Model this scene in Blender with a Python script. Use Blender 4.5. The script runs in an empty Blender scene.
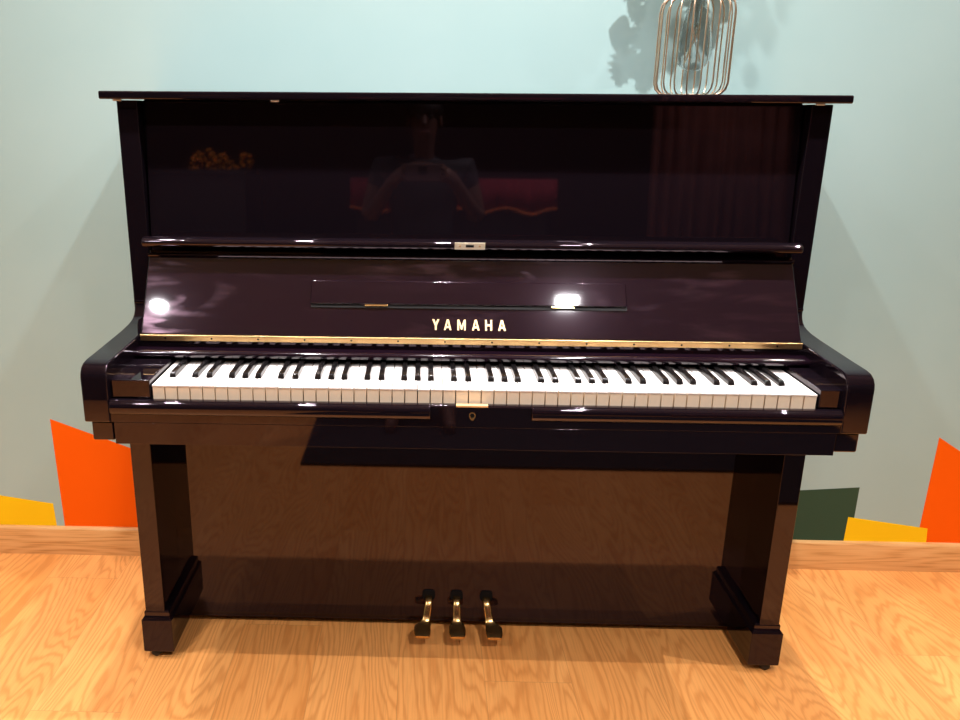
import bpy, bmesh, math, random
from mathutils import Vector, Matrix
random.seed(7)
scn = bpy.context.scene
col = scn.collection
PI = math.pi
CX = -0.0176            # centre line of the piano

# ------------------------------------------------------------------ materials
def new_mat(name):
    m = bpy.data.materials.new(name); m.use_nodes = True
    nt = m.node_tree; b = nt.nodes['Principled BSDF']
    return m, nt, b
def simple(name, colr, rough=.5, metal=0., spec=.5, ior=1.5, **kw):
    m, nt, b = new_mat(name)
    b.inputs['Base Color'].default_value = (*colr, 1)
    b.inputs['Roughness'].default_value = rough
    b.inputs['Metallic'].default_value = metal
    b.inputs['Specular IOR Level'].default_value = spec
    b.inputs['IOR'].default_value = ior
    for k, v in kw.items(): b.inputs[k].default_value = v
    return m
def N(nt, t, **kw):
    n = nt.nodes.new(t)
    for k, v in kw.items(): setattr(n, k, v)
    return n
def ramp(nt, src, stops):
    r = N(nt, 'ShaderNodeValToRGB')
    e = r.color_ramp.elements
    e[0].position, e[0].color = stops[0][0], (*stops[0][1], 1)
    e[1].position, e[1].color = stops[-1][0], (*stops[-1][1], 1)
    for p, c in stops[1:-1]:
        x = e.new(p); x.color = (*c, 1)
    nt.links.new(src, r.inputs[0])
    return r
def math_n(nt, op, a, b=None, clamp=False):
    n = N(nt, 'ShaderNodeMath', operation=op); n.use_clamp = clamp
    for i, v in enumerate((a, b)):
        if v is None: continue
        if isinstance(v, (int, float)): n.inputs[i].default_value = v
        else: nt.links.new(v, n.inputs[i])
    return n.outputs[0]

def lacquer(name, haze=0., base=(.0050, .0030, .0045), rough=.035, ior=1.46, swirl=False):
    m, nt, b = new_mat(name)
    b.inputs['Base Color'].default_value = (*base, 1)
    b.inputs['Roughness'].default_value = rough
    b.inputs['IOR'].default_value = ior
    b.inputs['Specular Tint'].default_value = (1, .80, .90, 1)  # pink cast put into the lacquer's reflections
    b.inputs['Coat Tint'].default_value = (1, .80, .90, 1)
    if haze:
        # old polish: a sharp clear coat over a faintly scratched, hazy layer
        b.inputs['Coat Weight'].default_value = 1
        b.inputs['Coat Roughness'].default_value = rough
        b.inputs['Coat IOR'].default_value = 1.52
        tc = N(nt, 'ShaderNodeTexCoord')
        mp = N(nt, 'ShaderNodeMapping'); mp.inputs['Scale'].default_value = (5, 9, 9)
        mp.inputs['Rotation'].default_value = (0, .55, 0)
        nt.links.new(tc.outputs['Object'], mp.inputs[0])
        no = N(nt, 'ShaderNodeTexNoise'); no.inputs['Scale'].default_value = 1.
        no.inputs['Detail'].default_value = 4; no.inputs['Distortion'].default_value = .6
        nt.links.new(mp.outputs[0], no.inputs[0])
        mp2 = N(nt, 'ShaderNodeMapping'); mp2.inputs['Scale'].default_value = (7, 42, 42)
        mp2.inputs['Rotation'].default_value = (0, .9, 0)
        nt.links.new(tc.outputs['Object'], mp2.inputs[0])
        n2 = N(nt, 'ShaderNodeTexNoise'); n2.inputs['Scale'].default_value = 1.
        n2.inputs['Detail'].default_value = 3
        nt.links.new(mp2.outputs[0], n2.inputs[0])
        r1 = ramp(nt, no.outputs[0], [(.50, (0, 0, 0)), (.72, (1, 1, 1))])
        r2_ = ramp(nt, n2.outputs[0], [(.48, (0, 0, 0)), (.78, (1, 1, 1))])
        mx = math_n(nt, 'MULTIPLY', r1.outputs[0], r2_.outputs[0])
        sp = math_n(nt, 'MULTIPLY_ADD', mx, haze)
        nt.nodes[-1].inputs[2].default_value = .035
        nt.links.new(sp, b.inputs['Specular IOR Level'])
        b.inputs['Roughness'].default_value = .20
    return m

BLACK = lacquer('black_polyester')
HAZE = lacquer('black_polyester_worn', haze=2.0, base=(.0068, .0034, .0062))  # scratched wear, plus a purple base imitating tinted reflections, shared below
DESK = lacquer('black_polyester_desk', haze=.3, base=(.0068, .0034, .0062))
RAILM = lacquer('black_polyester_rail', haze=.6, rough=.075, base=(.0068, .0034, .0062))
DULL = simple('black_satin', (.004, .004, .004), .5)
BRASS = simple('brass', (.83, .55, .22), .22, 1.)
BRASS_OLD = simple('brass_tarnished', (.88, .58, .26), .30, 1.)
LOCKB = simple('dull_brass', (.85, .56, .26), .55, .5)
GOLD = simple('gold_inlay', (.95, .72, .38), .35, .6)
NICKEL = simple('pale_brass_plate', (.92, .82, .62), .35, .7)
IVORY = simple('white_keytop', (.88, .83, .77), .22)
KEYFRONT = simple('key_front', (.92, .76, .55), .4)  # tan puts the warm light on the key fronts into their colour
EBONY = simple('black_keytop', (.006, .005, .005), .16)
FELT = simple('black_felt', (.006, .006, .006), .9, spec=.1)
PALENUB = simple('pale_matte', (.7, .68, .64), .8)
COPPER = simple('rose_gold_wire', (.98, .76, .56), .30, 1.)
RUBBER = simple('rubber', (.01, .01, .01), .6)

def glass(name, rough=0.0):
    m, nt, b = new_mat(name)
    b.inputs['Transmission Weight'].default_value = 1
    b.inputs['Roughness'].default_value = rough
    b.inputs['IOR'].default_value = 1.45
    return m
GLASS = glass('clear_glass'); GLASS.node_tree.nodes['Principled BSDF'].inputs['IOR'].default_value = 1.14

def emit(name, colr, s):
    m, nt, b = new_mat(name)
    b.inputs['Base Color'].default_value = (.8, .8, .8, 1)
    b.inputs['Emission Color'].default_value = (*colr, 1)
    b.inputs['Emission Strength'].default_value = s
    return m

def wood_floor():
    m, nt, b = new_mat('oak_laminate')
    geo = N(nt, 'ShaderNodeNewGeometry')
    sep = N(nt, 'ShaderNodeSeparateXYZ'); nt.links.new(geo.outputs['Position'], sep.inputs[0])
    X, Y = sep.outputs[0], sep.outputs[1]
    PW, PL = .195, 1.25
    px = math_n(nt, 'DIVIDE', math_n(nt, 'ADD', X, 5.03), PW)
    ix = math_n(nt, 'FLOOR', px)
    fx = math_n(nt, 'FRACT', px)
    off = math_n(nt, 'MULTIPLY', math_n(nt, 'FRACT', math_n(nt, 'MULTIPLY', ix, .381)), PL)
    py = math_n(nt, 'DIVIDE', math_n(nt, 'ADD', math_n(nt, 'ADD', Y, 10), off), PL)
    iy = math_n(nt, 'FLOOR', py); fy = math_n(nt, 'FRACT', py)
    # per-plank offset of the grain
    cell = math_n(nt, 'ADD', math_n(nt, 'MULTIPLY', ix, 3.17), math_n(nt, 'MULTIPLY', iy, 7.31))
    def field(sx, sy, zoff, detail, dist=0.):
        c = N(nt, 'ShaderNodeCombineXYZ')
        nt.links.new(math_n(nt, 'MULTIPLY', X, sx), c.inputs[0])
        nt.links.new(math_n(nt, 'MULTIPLY', Y, sy), c.inputs[1])
        nt.links.new(math_n(nt, 'ADD', cell, zoff), c.inputs[2])
        n = N(nt, 'ShaderNodeTexNoise'); n.inputs['Scale'].default_value = 1
        n.inputs['Detail'].default_value = detail; n.inputs['Roughness'].default_value = .45
        n.inputs['Distortion'].default_value = dist
        nt.links.new(c.outputs[0], n.inputs[0])
        return n.outputs[0]
    f = field(6.0, .85, 0, 1.6, .3)
    rings = math_n(nt, 'SINE', math_n(nt, 'MULTIPLY', math_n(nt, 'ADD', f, math_n(nt, 'MULTIPLY', field(60, 9, 5, 2), .035)), 230))
    rings = math_n(nt, 'MULTIPLY_ADD', rings, .5); nt.nodes[-1].inputs[2].default_value = .5
    rings = math_n(nt, 'POWER', rings, 2.6)
    fine = field(240, 9, 9, 2)
    tone = field(5, .8, 30, 2)
    base = ramp(nt, tone, [(.3, (.77, .315, .080)), (.7, (.87, .395, .115))])
    def mixc(fac, a, c2, amt, mode='MIX'):
        n = N(nt, 'ShaderNodeMix', data_type='RGBA', blend_type=mode)
        nt.links.new(math_n(nt, 'MULTIPLY', fac, amt), n.inputs[0])
        nt.links.new(a, n.inputs[6]); n.inputs[7].default_value = (*c2, 1)
        return n.outputs[2]
    c = mixc(rings, base.outputs[0], (.48, .14, .022), .42)
    fr = ramp(nt, fine, [(.45, (0, 0, 0)), (.75, (1, 1, 1))])
    c = mixc(fr.outputs[0], c, (.45, .19, .05), .30)
    # joints between planks
    dx = math_n(nt, 'MULTIPLY', math_n(nt, 'MINIMUM', fx, math_n(nt, 'SUBTRACT', 1, fx)), PW)
    dy = math_n(nt, 'MULTIPLY', math_n(nt, 'MINIMUM', fy, math_n(nt, 'SUBTRACT', 1, fy)), PL)
    d = math_n(nt, 'MINIMUM', dx, dy)
    j = math_n(nt, 'LESS_THAN', d, .0008)
    c = mixc(j, c, (.25, .12, .04), .30)
    nt.links.new(c, b.inputs['Base Color'])
    b.inputs['Roughness'].default_value = .38
    b.inputs['Specular IOR Level'].default_value = .35
    return m
FLOOR = wood_floor()

def wood_trim():
    m, nt, b = new_mat('oak_skirting')
    geo = N(nt, 'ShaderNodeNewGeometry')
    mp = N(nt, 'ShaderNodeMapping'); mp.inputs['Scale'].default_value = (1.3, 14, 14)
    nt.links.new(geo.outputs['Position'], mp.inputs[0])
    n = N(nt, 'ShaderNodeTexNoise'); n.inputs['Scale'].default_value = 1; n.inputs['Detail'].default_value = 1.5
    nt.links.new(mp.outputs[0], n.inputs[0])
    s = math_n(nt, 'SINE', math_n(nt, 'MULTIPLY', n.outputs[0], 60))
    mp2 = N(nt, 'ShaderNodeMapping'); mp2.inputs['Scale'].default_value = (9, 200, 200)
    nt.links.new(geo.outputs['Position'], mp2.inputs[0])
    n2 = N(nt, 'ShaderNodeTexNoise'); n2.inputs['Scale'].default_value = 1; n2.inputs['Detail'].default_value = 2
    nt.links.new(mp2.outputs[0], n2.inputs[0])
    v = math_n(nt, 'ADD', math_n(nt, 'MULTIPLY', s, .16), n2.outputs[0])
    r = ramp(nt, v, [(.25, (.80, .45, .17)), (.55, (.74, .39, .135)), (.85, (.54, .25, .07))])
    nt.links.new(r.outputs[0], b.inputs['Base Color'])
    b.inputs['Roughness'].default_value = .4
    return m
TRIM = wood_trim()

def paint(name, c1, c2, scale=2.2, rough=.6):
    m, nt, b = new_mat(name)
    geo = N(nt, 'ShaderNodeNewGeometry')
    n = N(nt, 'ShaderNodeTexNoise'); n.inputs['Scale'].default_value = scale
    n.inputs['Detail'].default_value = 5
    nt.links.new(geo.outputs['Position'], n.inputs[0])
    r = ramp(nt, n.outputs[0], [(.3, c1), (.7, c2)])
    nt.links.new(r.outputs[0], b.inputs['Base Color'])
    b.inputs['Roughness'].default_value = rough
    b.inputs['Specular IOR Level'].default_value = .3
    return m
WALL = paint('pale_teal_paint', (.376, .555, .530), (.416, .590, .565))
CEIL = paint('ceiling_paint', (.55, .54, .52), (.60, .59, .57))
DARKWALL = paint('dark_blue_wall', (.055, .060, .080), (.062, .067, .088))
ORANGE = simple('orange_paint', (1.0, .135, .001), .6, spec=.12)
YELLOW = simple('yellow_paint', (1.0, .66, .008), .6, spec=.12)
GREEN = simple('dark_green_paint', (.022, .072, .042), .55, spec=.3)
RUG = paint('dark_rug', (.012, .012, .014), (.02, .02, .024), 40, .95)
CURTAIN = paint('brown_curtain', (.17, .065, .05), (.26, .10, .08), 9, .9)
REDCLOTH = simple('red_velvet', (.30, .012, .03), .8)
FRINGE = simple('orange_fringe', (.90, .25, .05), .7)
LEAF = simple('leaf_green', (.06, .17, .05), .5)
STEM = simple('stem_green', (.07, .12, .04), .6)
POT = simple('white_pot', (.7, .69, .66), .4)
SKIN = simple('skin', (.16, .075, .05), .6)
SHIRT = simple('dark_polo_cloth', (.025, .027, .032), .85)
TROUSER = simple('black_trouser_cloth', (.012, .012, .014), .85)
HAIR = simple('black_hair', (.01, .008, .007), .5)
PHONE = simple('phone_back', (.16, .10, .10), .3)
FLOWER = simple('orange_flower', (.75, .27, .02), .6)

# ------------------------------------------------------------------ mesh helpers
def finish(name, bm, mat, parent=None, bevel=0., seg=3, smooth=True, ang=35):
    me = bpy.data.meshes.new(name)
    bmesh.ops.recalc_face_normals(bm, faces=bm.faces)
    bm.to_mesh(me); bm.free()
    mats = mat if isinstance(mat, (list, tuple)) else [mat]
    for mm in mats: me.materials.append(mm)
    o = bpy.data.objects.new(name, me); col.objects.link(o)
    if parent: o.parent = parent; o.matrix_parent_inverse = Matrix.Translation(-base_loc(parent))
    if smooth:
        for p in me.polygons: p.use_smooth = True
        me.set_sharp_from_angle(angle=math.radians(ang))
    if bevel:
        mo = o.modifiers.new('edge', 'BEVEL'); mo.width = bevel; mo.segments = seg
        mo.limit_method = 'ANGLE'; mo.angle_limit = math.radians(40); mo.harden_normals = True
    return o
def base_loc(p):                    # where a thing's Empty stands; parts keep world coordinates
    return ROOTS.get(p.name, Vector((0, 0, 0)))
ROOTS = {}
def thing(name, label, cat, loc=(0, 0, 0), group=None):
    o = bpy.data.objects.new(name, None); col.objects.link(o)
    o.empty_display_size = .05
    o.location = loc; o['label'] = label; o['category'] = cat
    if group: o['group'] = group
    ROOTS[o.name] = Vector(loc)
    return o
def tag(o, label, cat, group=None, kind=None):
    o['label'] = label; o['category'] = cat
    if group: o['group'] = group
    if kind: o['kind'] = kind
    return o
def box(bm, x0, x1, y0, y1, z0, z1, mi=0):
    v = [bm.verts.new(p) for p in ((x0, y0, z0), (x1, y0, z0), (x1, y1, z0), (x0, y1, z0),
                                   (x0, y0, z1), (x1, y0, z1), (x1, y1, z1), (x0, y1, z1))]
    for f in ((0, 3, 2, 1), (4, 5, 6, 7), (0, 1, 5, 4), (1, 2, 6, 5), (2, 3, 7, 6), (3, 0, 4, 7)):
        bm.faces.new([v[i] for i in f]).material_index = mi
def mkbox(name, d, mat, parent=None, bevel=.002, seg=3):
    bm = bmesh.new(); box(bm, *d); return finish(name, bm, mat, parent, bevel, seg)
def extrude_x(bm, prof, x0, x1):            # prof: list of (y, z)
    a = [bm.verts.new((x0, y, z)) for y, z in prof]
    b = [bm.verts.new((x1, y, z)) for y, z in prof]
    n = len(prof)
    bm.faces.new(a); bm.faces.new(b[::-1])
    for i in range(n): bm.faces.new((a[i], b[i], b[(i + 1) % n], a[(i + 1) % n]))
def prism(bm, pts, nvec):                   # polygon of 3-D points thickened along nvec
    nvec = Vector(nvec)
    a = [bm.verts.new(p) for p in pts]; b = [bm.verts.new(Vector(p) + nvec) for p in pts]
    n = len(pts)
    bm.faces.new(a[::-1]); bm.faces.new(b)
    for i in range(n): bm.faces.new((a[i], a[(i + 1) % n], b[(i + 1) % n], b[i]))
def tube(bm, pts, r, n=8, cap=True):
    pts = [Vector(p) for p in pts]; rings = []
    up = Vector((0, 0, 1)); prev = None
    for i, p in enumerate(pts):
        t = (pts[min(i + 1, len(pts) - 1)] - pts[max(i - 1, 0)]).normalized()
        if prev is None:
            a = t.cross(up if abs(t.z) < .9 else Vector((1, 0, 0))).normalized()
        else:
            a = (prev - t * prev.dot(t)).normalized()
        prev = a; b = t.cross(a)
        rr = r[i] if isinstance(r, (list, tuple)) else r
        rings.append([bm.verts.new(p + (a * math.cos(2 * PI * k / n) + b * math.sin(2 * PI * k / n)) * rr) for k in range(n)])
    for i in range(len(rings) - 1):
        for k in range(n):
            bm.faces.new((rings[i][k], rings[i][(k + 1) % n], rings[i + 1][(k + 1) % n], rings[i + 1][k]))
    if cap: bm.faces.new(rings[0][::-1]); bm.faces.new(rings[-1])
def lathe(bm, prof, c, n=32, close=False):  # prof (r, z) about vertical axis at c
    rings = []
    for r, z in prof:
        if r < 1e-5: rings.append([bm.verts.new((c[0], c[1], c[2] + z))])
        else: rings.append([bm.verts.new((c[0] + r * math.cos(2 * PI * k / n), c[1] + r * math.sin(2 * PI * k / n), c[2] + z)) for k in range(n)])
    pairs = list(zip(rings[:-1], rings[1:])) + ([(rings[-1], rings[0])] if close else [])
    for A, B in pairs:
        for k in range(n):
            k2 = (k + 1) % n
            if len(A) == 1 and len(B) == 1: continue
            if len(A) == 1: bm.faces.new((A[0], B[k2], B[k]))
            elif len(B) == 1: bm.faces.new((A[k], A[k2], B[0]))
            else: bm.faces.new((A[k], A[k2], B[k2], B[k]))
def loft(bm, secs):                         # list of equal-length loops
    rings = [[bm.verts.new(p) for p in s] for s in secs]; n = len(rings[0])
    for A, B in zip(rings[:-1], rings[1:]):
        for k in range(n): bm.faces.new((A[k], A[(k + 1) % n], B[(k + 1) % n], B[k]))
    bm.faces.new(rings[0][::-1]); bm.faces.new(rings[-1])

# ------------------------------------------------------------------ the room
RX0, RX1, RY0, WY, H = -3.0, 3.2, -4.6, .60, 2.42
def struct(name, d, mat):
    bm = bmesh.new(); box(bm, *d); o = finish(name, bm, mat, smooth=False); o['kind'] = 'structure'; return o
floor = struct('floor', (RX0 - .1, RX1 + .1, RY0 - .1, WY + .1, -.08, 0), FLOOR)
ceiling = struct('ceiling', (RX0 - .1, RX1 + .1, RY0 - .1, WY + .1, H, H + .08), CEIL)
wall = struct('wall_back', (RX0 - .1, RX1 + .1, WY, WY + .1, 0, H), WALL)
struct('wall_left', (RX0 - .1, RX0, RY0, WY, 0, H), WALL)
struct('wall_right', (RX1, RX1 + .1, RY0, WY, 0, H), WALL)
struct('wall_front', (RX0 - .1, RX1 + .1, RY0 - .1, RY0, 0, H), DARKWALL)
bm = bmesh.new()
extrude_x(bm, [(WY, 0), (WY - .014, 0), (WY - .014, .078), (WY - .0125, .082), (WY - .009, .085), (WY, .085)], RX0, RX1)
bb = finish('baseboard_back', bm, TRIM); bb['kind'] = 'structure'

# painted angular shapes at the foot of the wall
def patch(pts, mat, label, t=.0004):
    bm = bmesh.new(); prism(bm, [(x, WY, z) for x, z in pts], (0, -t, 0))
    o = finish('mural_patch', bm, mat, wall, smooth=False); o['label'] = label
patch([(-1.62, .205), (-1.305, .178), (-1.155, .155), (-1.150, .04), (-1.62, .04)], YELLOW, 'yellow painted patch left of the left orange one')
patch([(-1.134, .414), (-.921, .332), (-.80, .285), (-.78, .04), (-1.128, .04)], ORANGE, 'orange painted patch partly behind the left leg')
patch([(.60, .222), (.94, .238), (1.098, .25), (1.098, .04), (.60, .04)], GREEN, 'dark green painted patch')
patch([(1.282, .04), (1.2815, .10), (1.285, .402), (1.347, .363), (1.60, .24), (1.66, .04)], ORANGE, 'orange painted patch at the right')
patch([(1.081, .159), (1.304, .128), (1.312, .04), (1.079, .04)], YELLOW, 'yellow painted patch in front of the green one', .0008)

# ------------------------------------------------------------------ the piano
piano = thing('upright_piano', 'glossy black upright piano with open lid over its keys, against the pale teal wall', 'piano', (CX, .25, 0))
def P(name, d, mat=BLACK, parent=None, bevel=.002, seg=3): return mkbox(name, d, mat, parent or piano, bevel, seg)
WS = .729
# lid
bm = bmesh.new()
extrude_x(bm, [(.578, 1.2565), (.270, 1.2565), (.2675, 1.259), (.267, 1.2645), (.2675, 1.270), (.270, 1.2727), (.578, 1.2727)], CX - .758, CX + .758)
finish('lid', bm, BLACK, piano, .0015)
for x in (-.725, -.40, .70):
    P('pale_lid_nub', (CX + x - .008, CX + x + .008, .276, .284, 1.2530, 1.2568), PALENUB, None, .001)  # small pale nub under the lid edge
# sides
for s in (-1, 1):
    x0, x1 = sorted((CX + s * WS, CX + s * (WS - .043)))
    P('side_panel', (x0, x1, .284, .578, .02, 1.2548), bevel=.0025)
    # arm with its curved top
    prof = [(.300, .828), (.281, .828), (.2795, .822), (.276, .812), (.270, .804), (.262, .7985), (.25, .7945), (.23, .791), (.19, .788),
            (.06, .7825), (.022, .7815), (.006, .779), (-.004, .773), (-.010, .764), (-.012, .754), (-.012, .667), (.300, .667)]
    x0, x1 = sorted((CX + s * .7265, CX + s * .6765))
    bm = bmesh.new(); extrude_x(bm, prof, x0, x1); finish('arm', bm, BLACK, piano, .0035, 3, ang=25)
    x0, x1 = sorted((CX + s * .7272, CX + s * .685))
    P('arm_seam', (x0, x1, .2795, .300, .8265, .8325), bevel=.0015)
    x0, x1 = sorted((CX + s * .7175, CX + s * .6752))
    P('arm_foot', (x0, x1, -.004, .292, .627, .6668), bevel=.004)
    # leg, its foot and caster
    x0, x1 = sorted((CX + s * .7207, CX + s * .6767))
    P('leg', (x0, x1, .170, .287, .120, .640), bevel=.0015)
    x0, x1 = sorted((CX + s * .7300, CX + s * .6600))
    y0 = .163
    bm = bmesh.new()
    def ringz(i, z): return [(x0 + i, y0 + i, z), (x1 - i, y0 + i, z), (x1 - i, .287, z), (x0 + i, .287, z)]
    loft(bm, [ringz(.004, .018), ringz(0, .022), ringz(0, .104), ringz(.004, .109), ringz(.006, .112), ringz(.006, .1225), ringz(.009, .126)])
    tb = finish('foot_block', bm, BLACK, piano, .0012)
    bm = bmesh.new(); lathe(bm, [(0, 0), (.008, .001), (.0125, .007), (.0125, .013), (.009, .018), (.006, .024), (0, .024)], (CX + s * .7065, .181, 0), 20)
    finish('caster', bm, DULL, tb)
P('back_frame', (CX - .684, CX + .684, .540, .574, .06, 1.245), DULL)
# upper panel, leaning back a little
bm = bmesh.new()
TL = math.tan(math.radians(3.8))
yb0 = .2870; z0, z1 = .900, 1.2535
yt = yb0 + (z1 - z0) * TL
extrude_x(bm, [(yb0, z0), (yt, z1), (yt + .018, z1), (yb0 + .018, z0)], CX - .6825, CX + .6825)
finish('upper_panel', bm, BLACK, piano, .0025)
# stiles the panel closes against
for s in (-1, 1):
    x0, x1 = sorted((CX + s * .6862, CX + s * .670))
    P('panel_stile', (x0, x1, .318, .34, .80, 1.2485), DULL)
P('top_frame', (CX - .684, CX + .684, .318, .574, 1.236, 1.2566), DULL)
P('inner_board', (CX - .684, CX + .684, .30, .315, .64, .93), DULL)

# fallboard, swung open and leaning back
F0 = Vector((0, .160, .791)); FT = Vector((0, .085, .154)).normalized(); FL = .1765
FN = Vector((0, -FT.z, FT.y))
def fpt(x, t, n=0.): return (x, F0.y + FT.y * t + FN.y * n, F0.z + FT.z * t + FN.z * n)
def fprism(bm, pts, n0, n1): prism(bm, [fpt(x, t, n0) for x, t in pts], (FN * (n1 - n0)))
FW = .6715
bm = bmesh.new()
fprism(bm, [(CX - FW, 0), (CX + FW, 0), (CX + FW, FL + .006), (CX - FW, FL + .006)], -.016, 0)
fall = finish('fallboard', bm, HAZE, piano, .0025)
# front lip of the fallboard, seen edge on
bm = bmesh.new()
extrude_x(bm, [(.2868, .956), (.230, .9600), (.222, .9615), (.2165, .9645), (.2143, .969), (.2143, .9725), (.2165, .977), (.222, .9805), (.230, .9822), (.238, .9815), (.260, .977), (.2868, .9705)], CX - .675, CX + .675)
lip = finish('fallboard_lip', bm, BLACK, fall, .0012)
bm = bmesh.new(); box(bm, -.047, .015, .2115, .2145, .9645, .9787, 0); box(bm, -.0245, -.008, .2112, .2118, .9690, .9742, 1)
for sx in (-.036, .004): box(bm, sx - .0018, sx + .0018, .2112, .2118, .9700, .9734, 2)
o = finish('strike_plate', bm, [NICKEL, FELT, BRASS_OLD], fall, .0008); o['label'] = 'pale metal plate with a dark slot'
# top edge roll under the lip
bm = bmesh.new()
tube(bm, [fpt(CX - FW, FL - .006, .0030), fpt(CX + FW, FL - .006, .0030)], .004, 10); finish('fallboard_bead', bm, BLACK, fall)
# fold-out music desk
bm = bmesh.new()
DX0, DX1, D0, D1 = -.3415, .3060, .0675, .1175
fprism(bm, [(DX0 - .001, D0), (DX1, D0), (DX1 - .001, D1), (DX0 + .001, D1)], .002, .0085)
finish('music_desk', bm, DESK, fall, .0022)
bm = bmesh.new(); fprism(bm, [(DX0, D0 - .0065), (DX1 + .001, D0 - .0065), (DX1 + .001, D0 + .002), (DX0, D0 + .002)], .0, .0022)
finish('desk_ledge', bm, DULL, fall, .0006)
for hx in (-.206, .176):
    bm = bmesh.new(); fprism(bm, [(hx - .0235, D0 - .0035), (hx + .0235, D0 - .0035), (hx + .0235, D0 + .0005), (hx - .0235, D0 + .0005)], .0022, .0062)
    o = finish('desk_hinge', bm, BRASS, fall, .0008); o['label'] = 'small brass hinge'
# gold lettering
LET = {
 'Y': [[(0, 1), (.30, 1), (.5, .66), (.37, .40)], [(1, 1), (.63, .40), (.5, .66), (.70, 1)], [(.37, .40), (.5, .66), (.63, .40), (.63, 0), (.37, 0)]],
 'A': [[(0, 0), (.25, 0), (.5, .80), (.37, 1)], [(1, 0), (.63, 1), (.5, .80), (.75, 0)], [(.37, 1), (.5, .80), (.63, 1)], [(.31, .19), (.69, .19), (.63, .38), (.37, .38)]],
 'M': [[(0, 0), (.22, 0), (.22, 1), (0, 1)], [(.78, 0), (1, 0), (1, 1), (.78, 1)], [(.22, 1), (.22, .60), (.42, .05), (.5, .05), (.5, .42)], [(.78, 1), (.5, .42), (.5, .05), (.58, .05), (.78, .60)]],
 'H': [[(0, 0), (.26, 0), (.26, 1), (0, 1)], [(.74, 0), (1, 0), (1, 1), (.74, 1)], [(.26, .40), (.74, .40), (.74, .60), (.26, .60)]],
}
bm = bmesh.new()
def lx(px): return -.0914 + (px - 432.) * .002044
for ch, a, b_ in (('Y', 432.3, 439.4), ('A', 444.0, 451.6), ('M', 457.4, 465.8), ('A', 472.0, 479.6), ('H', 485.1, 492.1), ('A', 498.0, 505.7)):
    for poly in LET[ch]:
        fprism(bm, [(lx(a) + (lx(b_) - lx(a)) * u, .0165 + .0225 * v) for u, v in poly], .0001, .0009)
o = finish('lettering', bm, GOLD, fall, smooth=False); o['label'] = 'gold capital letters'
# long brass hinge with its screws
bm = bmesh.new()
box(bm, CX - FW, CX + FW, .1555, .1585, .7785, .7895)
tube(bm, [(CX - FW, .1560, .7895), (CX + FW, .1560, .7895)], .0022, 8)
hin = finish('fallboard_hinge', bm, BRASS_OLD, piano, .0004); hin['label'] = 'long brass hinge strip'
bm = bmesh.new(); tube(bm, [(0, .1549, 0), (0, .1560, 0)], .0019, 10); scr = finish('hinge_screw', bm, FELT, hin)
spos = [CX - .62 + i * .0955 for i in range(14)]
for i, x in enumerate(spos):
    o = scr if i == 0 else scr.copy()
    if i: col.objects.link(o)
    o.location = (x, 0, .7842) 
    if i: o.parent = hin; o.matrix_parent_inverse = scr.matrix_parent_inverse.copy()
# name board and the rounded rail over the key backs
P('name_board', (CX - .677, CX + .677, .158, .172, .750, .7785), bevel=.001)
bm = bmesh.new()
cy_, cz_, rr = .1335, .7578, .0073
prof = [(.1585, .7505)] + [(cy_ - rr * math.sin(a), cz_ - rr * math.cos(a)) for a in [PI * k / 10 for k in range(11)]] + [(.1585, .7651)]
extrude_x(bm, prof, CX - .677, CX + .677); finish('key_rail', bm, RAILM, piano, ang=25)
# key bed, rails under the keys
P('key_bed', (CX - .684, CX + .684, .012, .30, .632, .664), DULL)
bm = bmesh.new()
extrude_x(bm, [(.006, .668), (-.0110, .668), (-.0110, .7080), (-.0085, .7108), (-.004, .7113), (.002, .711), (.006, .708)], CX - .676, CX + .676)
slip = finish('key_slip', bm, BLACK, piano, .0006, 2, ang=50)
for x0, x1 in ((CX - .6755, -.0945), (.0925, CX + .6755)):
    bm = bmesh.new()
    extrude_x(bm, [(-.0108, .6840), (-.0140, .6850), (-.0165, .6885), (-.0178, .6935), (-.0178, .7005), (-.0165, .7060), (-.0140, .7092), (-.0108, .7100)], x0, x1)
    finish('slip_moulding', bm, BLACK, slip, .0025, 3, ang=50)
P('front_rail', (CX - .6715, CX + .6715, -.0105, .014, .6235, .6678), bevel=.0008)
bm = bmesh.new(); box(bm, -.047, .012, -.0118, -.002, .7085, .7122)
o = finish('lock_plate', bm, LOCKB, slip, .0004); o['label'] = 'brass plate on the top edge'
bm = bmesh.new()
ring_o, ring_i = [], []
kx, kz = -.0168, .6895
for k in range(28):
    a = 2 * PI * k / 28
    def kh(ro, wn, hn):
        x, z = ro * math.cos(a), ro * math.sin(a) + .003
        if z < -.001: x = max(-wn, min(wn, x * 1.0)); z = -.001 + (z + .001) * hn
        return kx + x, kz + z
    ring_o.append(kh(.0064, .0050, 2.6)); ring_i.append(kh(.0040, .0028, 2.9))
vo = [bm.verts.new((x, -.0118, z)) for x, z in ring_o]; vi = [bm.verts.new((x, -.0118, z)) for x, z in ring_i]
wo = [bm.verts.new((x, -.0108, z)) for x, z in ring_o]
for k in range(28):
    j = (k + 1) % 28
    bm.faces.new((vo[k], vo[j], vi[j], vi[k])); bm.faces.new((vo[k], wo[k], wo[j], vo[j]))
f = bm.faces.new(vi); f.material_index = 1
o = finish('keyhole_plate', bm, [BRASS, FELT], slip, smooth=False); o['label'] = 'brass keyhole surround'
# key blocks at both ends
P('key_block', (CX - .6775, -.6195, .001, .1585, .7120, .748), bevel=.0018)
P('key_block', (.6195, CX + .6775, .001, .1585, .7120, .748), bevel=.0018)
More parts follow.
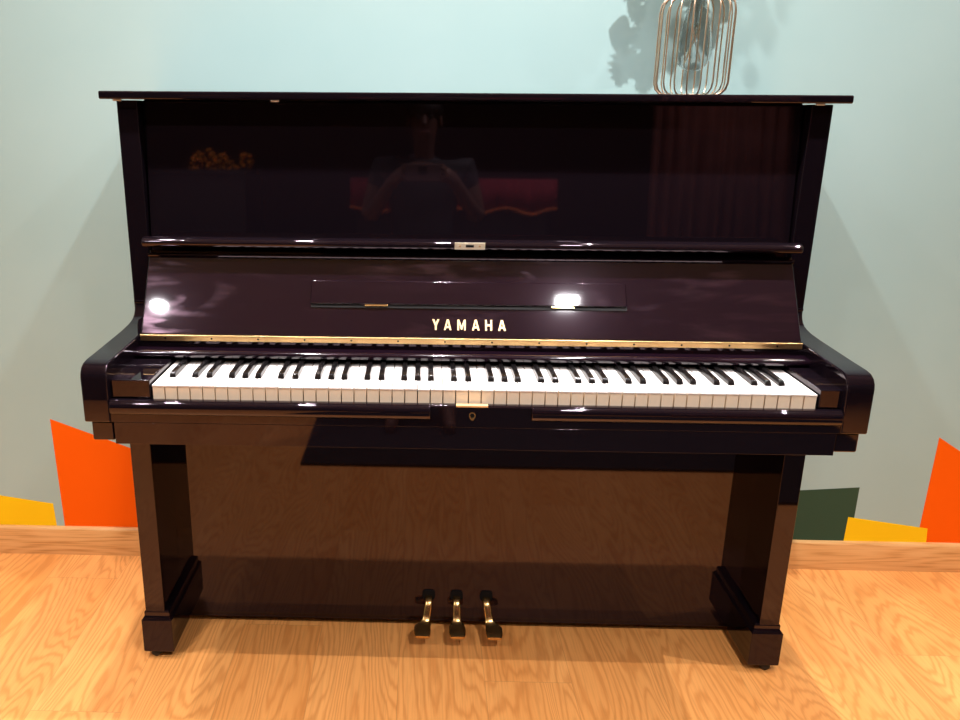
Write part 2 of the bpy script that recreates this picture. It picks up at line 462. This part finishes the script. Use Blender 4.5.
# keys: 52 white, 36 black
KW = 1.2345 / 52; KX0 = -.61725; KY0, KZ = .0045, .7375
bm = bmesh.new(); box(bm, .0006, KW - .0006, 0, .150, -.0035, 0, 0)
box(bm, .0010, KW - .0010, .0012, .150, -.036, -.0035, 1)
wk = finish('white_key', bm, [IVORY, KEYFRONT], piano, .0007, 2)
wk_inv = wk.matrix_parent_inverse.copy()
bm = bmesh.new()
w0, w1 = .0062, .0049
loft(bm, [[(-w0, 0, 0), (w0, 0, 0), (w0, .106, 0), (-w0, .106, 0)],
          [(-w0 + .0002, .0012, .004), (w0 - .0002, .0012, .004), (w0 - .0002, .106, .004), (-w0 + .0002, .106, .004)],
          [(-w1, .0055, .0104), (w1, .0055, .0104), (w1, .106, .0104), (-w1, .106, .0104)]])
bk = finish('black_key', bm, EBONY, piano, .0012, 3)
first_b = True
names = 'ABCDEFG'
shift = {'A': .0015, 'C': -.0018, 'D': .0018, 'F': -.0022, 'G': 0.}
for i in range(52):
    o = wk if i == 0 else wk.copy()
    if i: col.objects.link(o); o.parent = piano; o.matrix_parent_inverse = wk_inv
    o.location = (KX0 + i * KW, KY0, KZ + random.uniform(-.0003, .0003))
    n = names[i % 7]
    if n in shift and i < 51:
        o = bk if first_b else bk.copy()
        if not first_b: col.objects.link(o); o.parent = piano; o.matrix_parent_inverse = wk_inv
        first_b = False
        o.location = (KX0 + (i + 1) * KW + shift[n], KY0 + .0435, KZ - .0005)
wk['label'] = 'white key'; bk['label'] = 'black key'
for o in bpy.data.objects:
    if o.name.startswith('white_key'): o['label'] = 'white key'
    if o.name.startswith('black_key'): o['label'] = 'black key'
# kick panel, bottom rail, pedals
P('kick_panel', (CX - .684, CX + .684, .285, .303, .041, .640), bevel=.0012)
P('bottom_rail', (CX - .684, CX + .684, .296, .32, .022, .0415), bevel=.0015)
def pedal(xs, xp, name='pedal'):
    bm = bmesh.new()
    st = [(xs, .300, .098, .0085, .006), (xs, .280, .0975, .0085, .006), (xs, .271, .0955, .0088, .006), (xs + (xp - xs) * .1, .263, .086, .0085, .0055),
          (xs + (xp - xs) * .25, .257, .070, .0085, .005), (xs + (xp - xs) * .45, .2505, .058, .0105, .005), (xs + (xp - xs) * .75, .243, .052, .0165, .0055),
          (xp, .236, .0490, .0195, .006), (xp, .224, .0460, .0205, .006), (xp, .214, .0435, .0195, .0055), (xp, .2075, .0415, .0165, .0045)]
    secs = []
    for k, (x, y, z, w, h) in enumerate(st):
        a = st[max(k - 1, 0)]; b = st[min(k + 1, len(st) - 1)]
        t = Vector((0, b[1] - a[1], b[2] - a[2])).normalized(); u = Vector((0, t.z, -t.y))
        if u.z < 0: u = -u
        loop = []
        for q in range(16):
            an = 2 * PI * q / 16
            cx_, sy_ = math.cos(an), math.sin(an)
            ex = math.copysign(abs(cx_) ** .45, cx_); ey = math.copysign(abs(sy_) ** .6, sy_)
            p = Vector((x + w * ex, y, z)) + u * (h * ey)
            loop.append(tuple(p))
        secs.append(loop)
    loft(bm, secs)
    pd = finish(name, bm, BRASS, piano, ang=60); pd['label'] = 'brass pedal'
    bm = bmesh.new()
    lp = []
    for k in range(24):
        a = 2 * PI * k / 24
        ex = math.copysign(abs(math.cos(a)) ** .6, math.cos(a)); ey = math.copysign(abs(math.sin(a)) ** .6, math.sin(a))
        lp.append((xs + .0155 * ex, .2855, .1035 + .0145 * ey))
    prism(bm, lp, (0, -.0035, 0)); finish('pedal_felt', bm, FELT, pd, .0015)
pedal(-.0865, -.1010); pedal(-.0190, -.0180); pedal(.0530, .0690)

# ------------------------------------------------------------------ caged bulb lamp on the lid
LX, LY, LZ = .468, .425, 1.2732
lamp = thing('caged_bulb_lamp', 'rose gold wire cage lamp with clear glass bulb standing on the piano lid', 'lamp', (LX, LY, LZ))
R = .0765
path = [(.035, .002), (.052, .002), (.064, .0055), (.0725, .014), (R, .027), (R, .10), (R, .172), (.0735, .188), (.065, .200), (.05, .2095), (.034, .216), (.0225, .221)]
ncage = 18
bm = bmesh.new(); tube(bm, [(r, 0, z) for r, z in path], .0017, 8)
me0 = finish('cage_wire', bm, COPPER, lamp); inv = me0.matrix_parent_inverse.copy()
for k in range(ncage):
    o = me0 if k == 0 else me0.copy()
    if k: col.objects.link(o); o.parent = lamp; o.matrix_parent_inverse = inv
    o.location = (LX, LY, LZ); o.rotation_euler = (0, 0, 2 * PI * (k + .3) / ncage)
bm = bmesh.new()
def torus(bm, c, r, w, n=40):
    lathe(bm, [(r + w * math.cos(2 * PI * q / 8), w * math.sin(2 * PI * q / 8)) for q in range(8)], c, n, True)
torus(bm, (LX, LY, LZ + .002), .035, .0022); finish('base_ring', bm, COPPER, lamp)
bm = bmesh.new(); lathe(bm, [(0, .205), (.0165, .205), (.0185, .207), (.0185, .222), (.0235, .223), (.0235, .228), (.020, .232), (.019, .262), (.012, .272), (0, .274)], (LX, LY, LZ), 28)
finish('lamp_socket', bm, COPPER, lamp)
bm = bmesh.new()
bo = [(0, .0520), (.012, .0535), (.022, .0580), (.030, .066), (.0345, .077), (.0358, .088), (.0352, .106), (.0325, .128), (.0275, .150), (.0220, .170), (.0175, .188), (.0165, .2045)]
bi = [(r * .955 - .0001 if r > 0 else 0, z + (.0012 if r < .03 else 0)) for r, z in bo][::-1]
lathe(bm, bo + bi, (LX, LY, LZ), 32)
o = finish('glass_bulb', bm, GLASS, lamp); o['label'] = 'clear glass bulb'
bm = bmesh.new()
tube(bm, [(LX, LY, LZ + .204), (LX - .001, LY, LZ + .165), (LX, LY, LZ + .135)], [.008, .0055, .004], 10)
fs = finish('filament_stem', bm, GLASS, lamp)
bm = bmesh.new()
pts = []
for k in range(9):
    a = k * 2.3; rr_ = .008 + .012 * (k % 2)
    pts.append((LX + rr_ * math.cos(a), LY + rr_ * math.sin(a), LZ + (.145 if k % 2 == 0 else .070)))
tube(bm, pts, .0008, 6); finish('filament', bm, COPPER, lamp)

# ------------------------------------------------------------------ trailing wall plant above (its shadow falls on the wall)
plant = thing('trailing_wall_plant', 'leafy green plant trailing from a white wall pot above the caged lamp', 'plant', (.47, WY, 1.90))
bm = bmesh.new()
lathe(bm, [(0, 0), (.050, 0), (.058, .004), (.072, .12), (.074, .125), (.068, .125), (.055, .02), (0, .018)], (.47, .5255, 1.86), 28)
finish('pot', bm, POT, plant)
LIGHT0 = Vector((.545, 0, 2.40))
def cast(wx, wz, depth=.115):
    W = Vector((wx, WY, wz)); t = depth / WY
    return W + (LIGHT0 - W) * t
bmL, bmS = bmesh.new(), bmesh.new()
def leaf(c, d, L, Wd, lob=0.):
    d = Vector(d).normalized(); n = Vector((random.uniform(-.25, .25), -1, .55)).normalized()
    s = d.cross(n).normalized(); n = s.cross(d)
    K = 12; mid = []; lft = []; rgt = []
    for k in range(K + 1):
        u = k / K
        w = Wd * .5 * (math.sin(PI * u ** .75) ** .85 if 0 < u < 1 else 0) * (1 + lob * (.75 if k % 2 else -.75))
        p = Vector(c) + d * (L * u) + n * (-.06 * L * u * u)
        mid.append(p); lft.append(p + s * w + n * w * .18); rgt.append(p - s * w + n * w * .18)
    for (A, B, flip) in ((lft, mid, 0), (mid, rgt, 0)):
        for k in range(K):
            q = [A[k], A[k + 1], B[k + 1], B[k]]
            if (q[0] - q[3]).length < 1e-6: q = q[1:] if (q[0] - q[3]).length < 1e-6 else q; q = [A[k + 1], B[k + 1], B[k]]
            elif (q[1] - q[2]).length < 1e-6: q = [A[k], B[k + 1], B[k]]
            bmL.faces.new([bmL.verts.new(p) for p in q])
def vine(path, leaves):
    pts = [cast(*p) for p in path]
    tube(bmS, pts, .0020, 6)
    for wx, wz, ang, L, Wd, lob in leaves:
        c = cast(wx, wz); d = (math.cos(ang), random.uniform(-.1, .1), math.sin(ang))
        leaf(c, d, L * .80, Wd * .80, lob)
D = math.radians
vine([(.49, 1.90), (.455, 1.75), (.425, 1.60), (.405, 1.48), (.375, 1.41), (.362, 1.385)],
     [(.372, 1.425, D(176), .052, .050, 0), (.368, 1.40, D(-98), .10, .062, .35), (.355, 1.42, D(-80), .075, .03, .3), (.395, 1.43, D(-140), .05, .03, .3),
      (.40, 1.46, D(150), .05, .03, .2), (.40, 1.47, D(-75), .10, .07, .4), (.375, 1.39, D(-75), .085, .05, .4)])
vine([(.50, 1.90), (.48, 1.75), (.455, 1.6), (.44, 1.48), (.425, 1.36)],
     [(.44, 1.53, D(-100), .11, .085, .35), (.435, 1.45, D(-95), .12, .075, .35), (.43, 1.40, D(-100), .10, .07, .2), (.42, 1.36, D(-88), .09, .055, .1),
      (.455, 1.50, D(-70), .11, .06, .3), (.46, 1.44, D(-80), .12, .06, .3), (.41, 1.52, D(170), .07, .05, .3), (.47, 1.56, D(-60), .09, .06, .2)])
vine([(.49, 1.90), (.51, 1.75), (.525, 1.62), (.535, 1.50), (.545, 1.44)],
     [(.532, 1.51, D(-98), .11, .055, .35), (.540, 1.47, D(-75), .10, .045, .35), (.555, 1.46, D(-82), .085, .045, .45), (.565, 1.50, D(-55), .06, .04, .2),
      (.54, 1.53, D(-20), .06, .04, .3), (.515, 1.54, D(-110), .08, .045, .3)])
vine([(.49, 1.90), (.52, 1.78), (.565, 1.65), (.60, 1.55)],
     [(.600, 1.55, D(-95), .075, .026, .2), (.585, 1.57, D(-60), .06, .04, .3), (.605, 1.57, D(-35), .05, .03, .3)])
vine([(.485, 1.90), (.50, 1.72), (.515, 1.50), (.52, 1.36)],
     [(.510, 1.345, D(-40), .055, .045, 0), (.51, 1.46, D(-100), .09, .045, .2)])
finish('foliage', bmL, LEAF, plant, smooth=False)
finish('stem', bmS, STEM, plant)

# ------------------------------------------------------------------ ceiling lamps
WARM = (.985, .955, .985)
def downlight(x, y, power, label, square=False, size=.018, group='recessed downlights', spread=180, tint=None):
    t = thing('recessed_downlight', label, 'ceiling light', (x, y, H), group)
    bm = bmesh.new()
    if square:
        a, b_, i = .075, .062, .058
        pts = lambda sx, sy, z: [(x - sx, y - sy, z), (x + sx, y - sy, z), (x + sx, y + sy, z), (x - sx, y + sy, z)]
        loft(bm, [pts(a, b_, H), pts(a, b_, H - .006), pts(a - .012, b_ - .012, H - .006), pts(a - .012, b_ - .012, H - .001)])
    else:
        lathe(bm, [(.030, -.001), (.032, -.006), (.048, -.006), (.050, -.003), (.050, 0)], (x, y, H), 28)
    finish('trim_ring', bm, POT, t)
    ld = bpy.data.lights.new('lens', 'AREA'); ld.energy = power; ld.color = tint or WARM; ld.spread = math.radians(spread)
    if square: ld.shape = 'RECTANGLE'; ld.size = .098; ld.size_y = .070
    else: ld.shape = 'DISK'; ld.size = size
    lo = bpy.data.objects.new('lens', ld); col.objects.link(lo)
    lo.parent = t; lo.location = (0, 0, -.008)
    return t
POW_A, POW_B, POW_C, POW_L, POW_D = 8.6, 3.0, 22., 18., 8.
SPREAD_A, SPREAD_B, SPREAD_C, SPREAD_D = 116, 120, 110, 120
xa = (-1.13, -.58, -.03, .545)
na = ('leftmost', 'second from left', 'third from left', 'rightmost')
for x, n, q in zip(xa, na, (.72, .88, 1.05, 1.3)): downlight(x, 0, POW_A * q, f'round recessed downlight, {n} of the row nearest the teal wall', spread=SPREAD_A, size=.018 if x > .5 else .06)
for x, n, q in zip(xa, na, (1.2, 1.15, 1., .6)): downlight(x, -.58, POW_B * q, f'round recessed downlight, {n} of the row just in front of the keyboard', spread=SPREAD_B)
downlight(1.36, 0, POW_D, 'round recessed downlight far right, apart from the two rows', spread=SPREAD_A)
downlight(.61, -1.40, POW_C, 'square recessed downlight behind the photographer on the right', True, group='ceiling lamps', spread=SPREAD_C)
downlight(-1.45, -1.46, POW_L, 'round recessed downlight behind the photographer on the left', size=.075, spread=SPREAD_C)

for x, n in ((-1.3, 'left'), (.35, 'middle'), (1.55, 'right')): downlight(x, -2.05, 9., f'added fill light over the draped table and curtain, {n} one', spread=100)  # added fill row, brightens the table and curtain mirrored in the polish

# ------------------------------------------------------------------ what stands behind the camera and shows in the polish
bm = bmesh.new(); box(bm, -.545, 1.6, -2.2, -.615, .0005, .012); tag(finish('floor_rug', bm, RUG, None, .004), 'dark rug on the oak floor in front of the piano', 'rug')
bm = bmesh.new()
n = 60; A, B = [], []
for k in range(n + 1):
    x = 1.20 + .80 * k / n; y = -2.55 + .035 * math.sin(k * 1.15) + .012 * math.sin(k * 2.7)
    A.append(bm.verts.new((x, y, .02))); B.append(bm.verts.new((x, y, 2.38)))
for k in range(n): bm.faces.new((A[k], A[k + 1], B[k + 1], B[k]))
cu = finish('curtain', bm, CURTAIN); so = cu.modifiers.new('thick', 'SOLIDIFY'); so.thickness = .004
tag(cu, 'brown red curtain hanging behind the photographer', 'curtain')
cab = thing('black_cabinet', 'tall black cabinet behind the photographer', 'cabinet', (-1.6, -2.7, 0))
mkbox('cabinet_body', (-2.1, -1.14, -2.95, -2.5, 0, 1.27), simple('black_cabinet_paint', (.008, .008, .009), .6), cab, .003)
mkbox('cabinet_top', (-2.12, -1.13, -2.97, -2.48, 1.27, 1.288), simple('cabinet_top_black', (.008, .008, .009), .6), cab, .003)
fl = thing('flower_arrangement', 'low arrangement of orange flowers on the black cabinet', 'flowers', (-1.31, -2.6, 1.288))
bm = bmesh.new()
for k in range(90):
    u = random.random(); x = -1.48 + .36 * u; hgt = .05 + .05 * abs(math.sin(u * 9)) + (.06 if .2 < u < .35 else 0)
    c = (x, -2.6 + random.uniform(-.05, .05), 1.30 + random.random() * hgt)
    bmesh.ops.create_icosphere(bm, subdivisions=1, radius=random.uniform(.008, .016), matrix=Matrix.Translation(c))
finish('blossom', bm, FLOWER, fl)
mkbox('flower_tray', (-1.49, -1.11, -2.66, -2.54, 1.288, 1.30), DULL, fl, .002)
tb = thing('draped_table', 'high table draped in red cloth with a scalloped orange fringe', 'table', (.06, -2.75, 0))
mkbox('table_body', (-.50, .62, -3.1, -2.53, 0, 1.245), simple('dark_table', (.006, .006, .006), .8), tb, .004)
bm = bmesh.new(); bmf = bmesh.new()
top, bot = [], []; fr = []
nn = 96
for k in range(nn + 1):
    u = k / nn; x = -.53 + 1.19 * u
    zb = 1.055 + .035 * abs(math.sin(u * PI * 4.0 + PI / 2)) ** 1.5
    y = -2.50 + .012 * math.sin(u * 60)
    top.append(bm.verts.new((x, -2.505, 1.255))); bot.append(bm.verts.new((x, y, zb))); fr.append((x, y + .004, zb))
for k in range(nn): bm.faces.new((top[k], top[k + 1], bot[k + 1], bot[k]))
c = finish('valance', bm, REDCLOTH, tb); c.modifiers.new('thick', 'SOLIDIFY').thickness = .004
tube(bmf, fr, .008, 6); finish('fringe', bmf, FRINGE, tb)
mkbox('table_cover', (-.53, .66, -3.12, -2.505, 1.245, 1.258), REDCLOTH, tb, .003)

# the photographer
per = thing('person', 'person in a dark polo shirt holding up a phone in both hands', 'person', (-.11, -1.62, 0))
def skin_body(name, verts, edges, radii, mat, parent, sub=2, root=0):
    me = bpy.data.meshes.new(name); me.from_pydata(verts, edges, []); me.update()
    o = bpy.data.objects.new(name, me); col.objects.link(o)
    sm = o.modifiers.new('skin', 'SKIN'); sm.use_smooth_shade = True
    for i, v in enumerate(me.skin_vertices[0].data):
        r = radii[i]; v.radius = r if isinstance(r, tuple) else (r, r)
        v.use_root = (i == root)
    o.modifiers.new('sub', 'SUBSURF').levels = sub; o.modifiers['sub'].render_levels = sub
    dg = bpy.context.evaluated_depsgraph_get()
    m2 = bpy.data.meshes.new_from_object(o.evaluated_get(dg))
    o.modifiers.clear(); o.data = m2; bpy.data.meshes.remove(me)
    m2.materials.clear(); m2.materials.append(mat)
    for p in m2.polygons: p.use_smooth = True
    if parent: o.parent = parent; o.matrix_parent_inverse = Matrix.Translation(-base_loc(parent))
    return o
bx, by = -.11, -1.62
V = [(0, 0, .80), (0, .0, .95), (0, 0, 1.10), (0, .0, 1.20), (0, .005, 1.265), (0, .015, 1.315), (0, .032, 1.385), (0, .035, 1.455), (0, .03, 1.515)]
Rr = [(.15, .10), (.14, .095), (.155, .10), (.14, .09), (.058, .052), (.044, .046), (.054, .066), (.070, .088), (.055, .066)]
E = [(i, i + 1) for i in range(8)]
def addv(p, r, to):
    V.append(p); Rr.append(r); E.append((to, len(V) - 1)); return len(V) - 1
for s in (-1, 1):
    h = addv((s * .09, .0, .74), (.095, .095), 0); k = addv((s * .10, .02, .43), (.06, .06), h); a = addv((s * .105, -.01, .09), (.042, .045), k)
    t = addv((s * .115, .07, .04), (.042, .03), a); addv((s * .12, .15, .03), (.036, .024), t)
    sh = addv((s * .19, 0, 1.245), (.06, .06), 3); e = addv((s * .25, .03, 1.02), (.045, .045), sh); w = addv((s * .135, .20, 1.185), (.027, .024), e)
    pm = addv((s * .105, .235, 1.205), (.034, .018), w)
    for q in range(4):   # four fingers behind the phone edge
        f1 = addv((s * (.085 - .004 * q), .258, 1.235 - .018 * q), .0085, pm); addv((s * (.052 + .004 * q), .258, 1.240 - .018 * q), .0075, f1)
    th = addv((s * .098, .222, 1.235), .0100, pm); addv((s * .072, .232, 1.255), .0085, th)
body = skin_body('body', [(bx + x, by + y, z) for x, y, z in V], E, Rr, SKIN, per)
# face details and hair
for s in (-1, 1):
    bm = bmesh.new(); bmesh.ops.create_uvsphere(bm, u_segments=10, v_segments=8, radius=.011, matrix=Matrix.Translation((bx + s * .030, by + .108, 1.470)))
    finish('eye', bm, HAIR, per)
bm = bmesh.new()
tube(bm, [(bx, by + .112, 1.475), (bx, by + .132, 1.437), (bx, by + .115, 1.428)], [.007, .013, .009], 8); finish('nose', bm, SKIN, per)
bm = bmesh.new(); tube(bm, [(bx - .022, by + .108, 1.405), (bx, by + .116, 1.404), (bx + .022, by + .108, 1.405)], .005, 6); finish('mouth', bm, simple('lip', (.3, .1, .08), .5), per)
for s in (-1, 1):
    bm = bmesh.new()
    bmesh.ops.create_uvsphere(bm, u_segments=10, v_segments=8, radius=.02, matrix=Matrix.Translation((bx + s * .074, by + .035, 1.455)) @ Matrix.Diagonal((.4, .8, 1.4, 1)))
    finish('ear', bm, SKIN, per)
bm = bmesh.new(); bmesh.ops.create_uvsphere(bm, u_segments=24, v_segments=14, radius=1, matrix=Matrix.Translation((bx, by + .022, 1.507)) @ Matrix.Diagonal((.082, .095, .068, 1)))
finish('hair', bm, HAIR, per)
# polo shirt and trousers
Vs = [(0, 0, .86), (0, 0, .98), (0, 0, 1.10), (0, 0, 1.21), (0, .004, 1.27), (0, .012, 1.305)]
Rs = [(.165, .118), (.158, .112), (.170, .115), (.168, .108), (.09, .072), (.068, .066)]
Es = [(i, i + 1) for i in range(5)]
for s in (-1, 1):
    Vs.append((s * .19, 0, 1.245)); Rs.append((.074, .074)); Es.append((3, len(Vs) - 1))
    Vs.append((s * .225, .018, 1.12)); Rs.append((.064, .064)); Es.append((len(Vs) - 2, len(Vs) - 1))
skin_body('polo_shirt', [(bx + x, by + y, z) for x, y, z in Vs], Es, Rs, SHIRT, per)
Vt = [(0, 0, .90), (0, 0, .80)]; Rt = [(.155, .108), (.162, .112)]; Et = [(0, 1)]
for s in (-1, 1):
    i0 = len(Vt)
    Vt += [(s * .09, 0, .72), (s * .10, .02, .43), (s * .105, -.01, .10)]; Rt += [(.108, .108), (.078, .078), (.062, .062)]
    Et += [(1, i0), (i0, i0 + 1), (i0 + 1, i0 + 2)]
skin_body('trousers', [(bx + x, by + y, z) for x, y, z in Vt], Et, Rt, TROUSER, per)
ph = thing('smartphone', 'smartphone held sideways in both hands of the photographer', 'phone', (-.114, -1.345, 1.215))
mkbox('phone_body', (-.19, -.038, -1.352, -1.343, 1.178, 1.252), PHONE, ph, .004)
bm = bmesh.new(); box(bm, -.132, -.096, -1.3435, -1.3405, 1.208, 1.244); finish('camera_bump', bm, HAIR, ph, .002)

# ------------------------------------------------------------------ world, camera, view
w = bpy.data.worlds.new('world'); scn.world = w; w.use_nodes = True
w.node_tree.nodes['Background'].inputs[0].default_value = (.02, .02, .022, 1)
w.node_tree.nodes['Background'].inputs[1].default_value = 1
cd = bpy.data.cameras.new('camera'); cam = bpy.data.objects.new('camera', cd); col.objects.link(cam); scn.camera = cam
yaw, pit, rol, fpx = -.0234, .2636, .0068, 756.53
cy, sy, ct, st = math.cos(yaw), math.sin(yaw), math.cos(pit), math.sin(pit)
f = Vector((sy * ct, cy * ct, -st)); r = Vector((cy, -sy, 0)); d = f.cross(r)
r2 = math.cos(rol) * r - math.sin(rol) * d; d2 = math.cos(rol) * d + math.sin(rol) * r
M = Matrix(((r2.x, -d2.x, -f.x), (r2.y, -d2.y, -f.y), (r2.z, -d2.z, -f.z))).to_4x4()
M.translation = Vector((-.1143, -1.3205, 1.2256))
cam.matrix_world = M
cd.sensor_fit = 'HORIZONTAL'; cd.sensor_width = 36; cd.lens = 36 * fpx / 960
cd.shift_x = 76.31 / 960; cd.shift_y = -39.05 / 960
cd.clip_start = .01
vs = scn.view_settings
vs.view_transform = 'Standard'; vs.look = 'None'; vs.exposure = 0.27; vs.gamma = 1.0; vs.use_curve_mapping = False
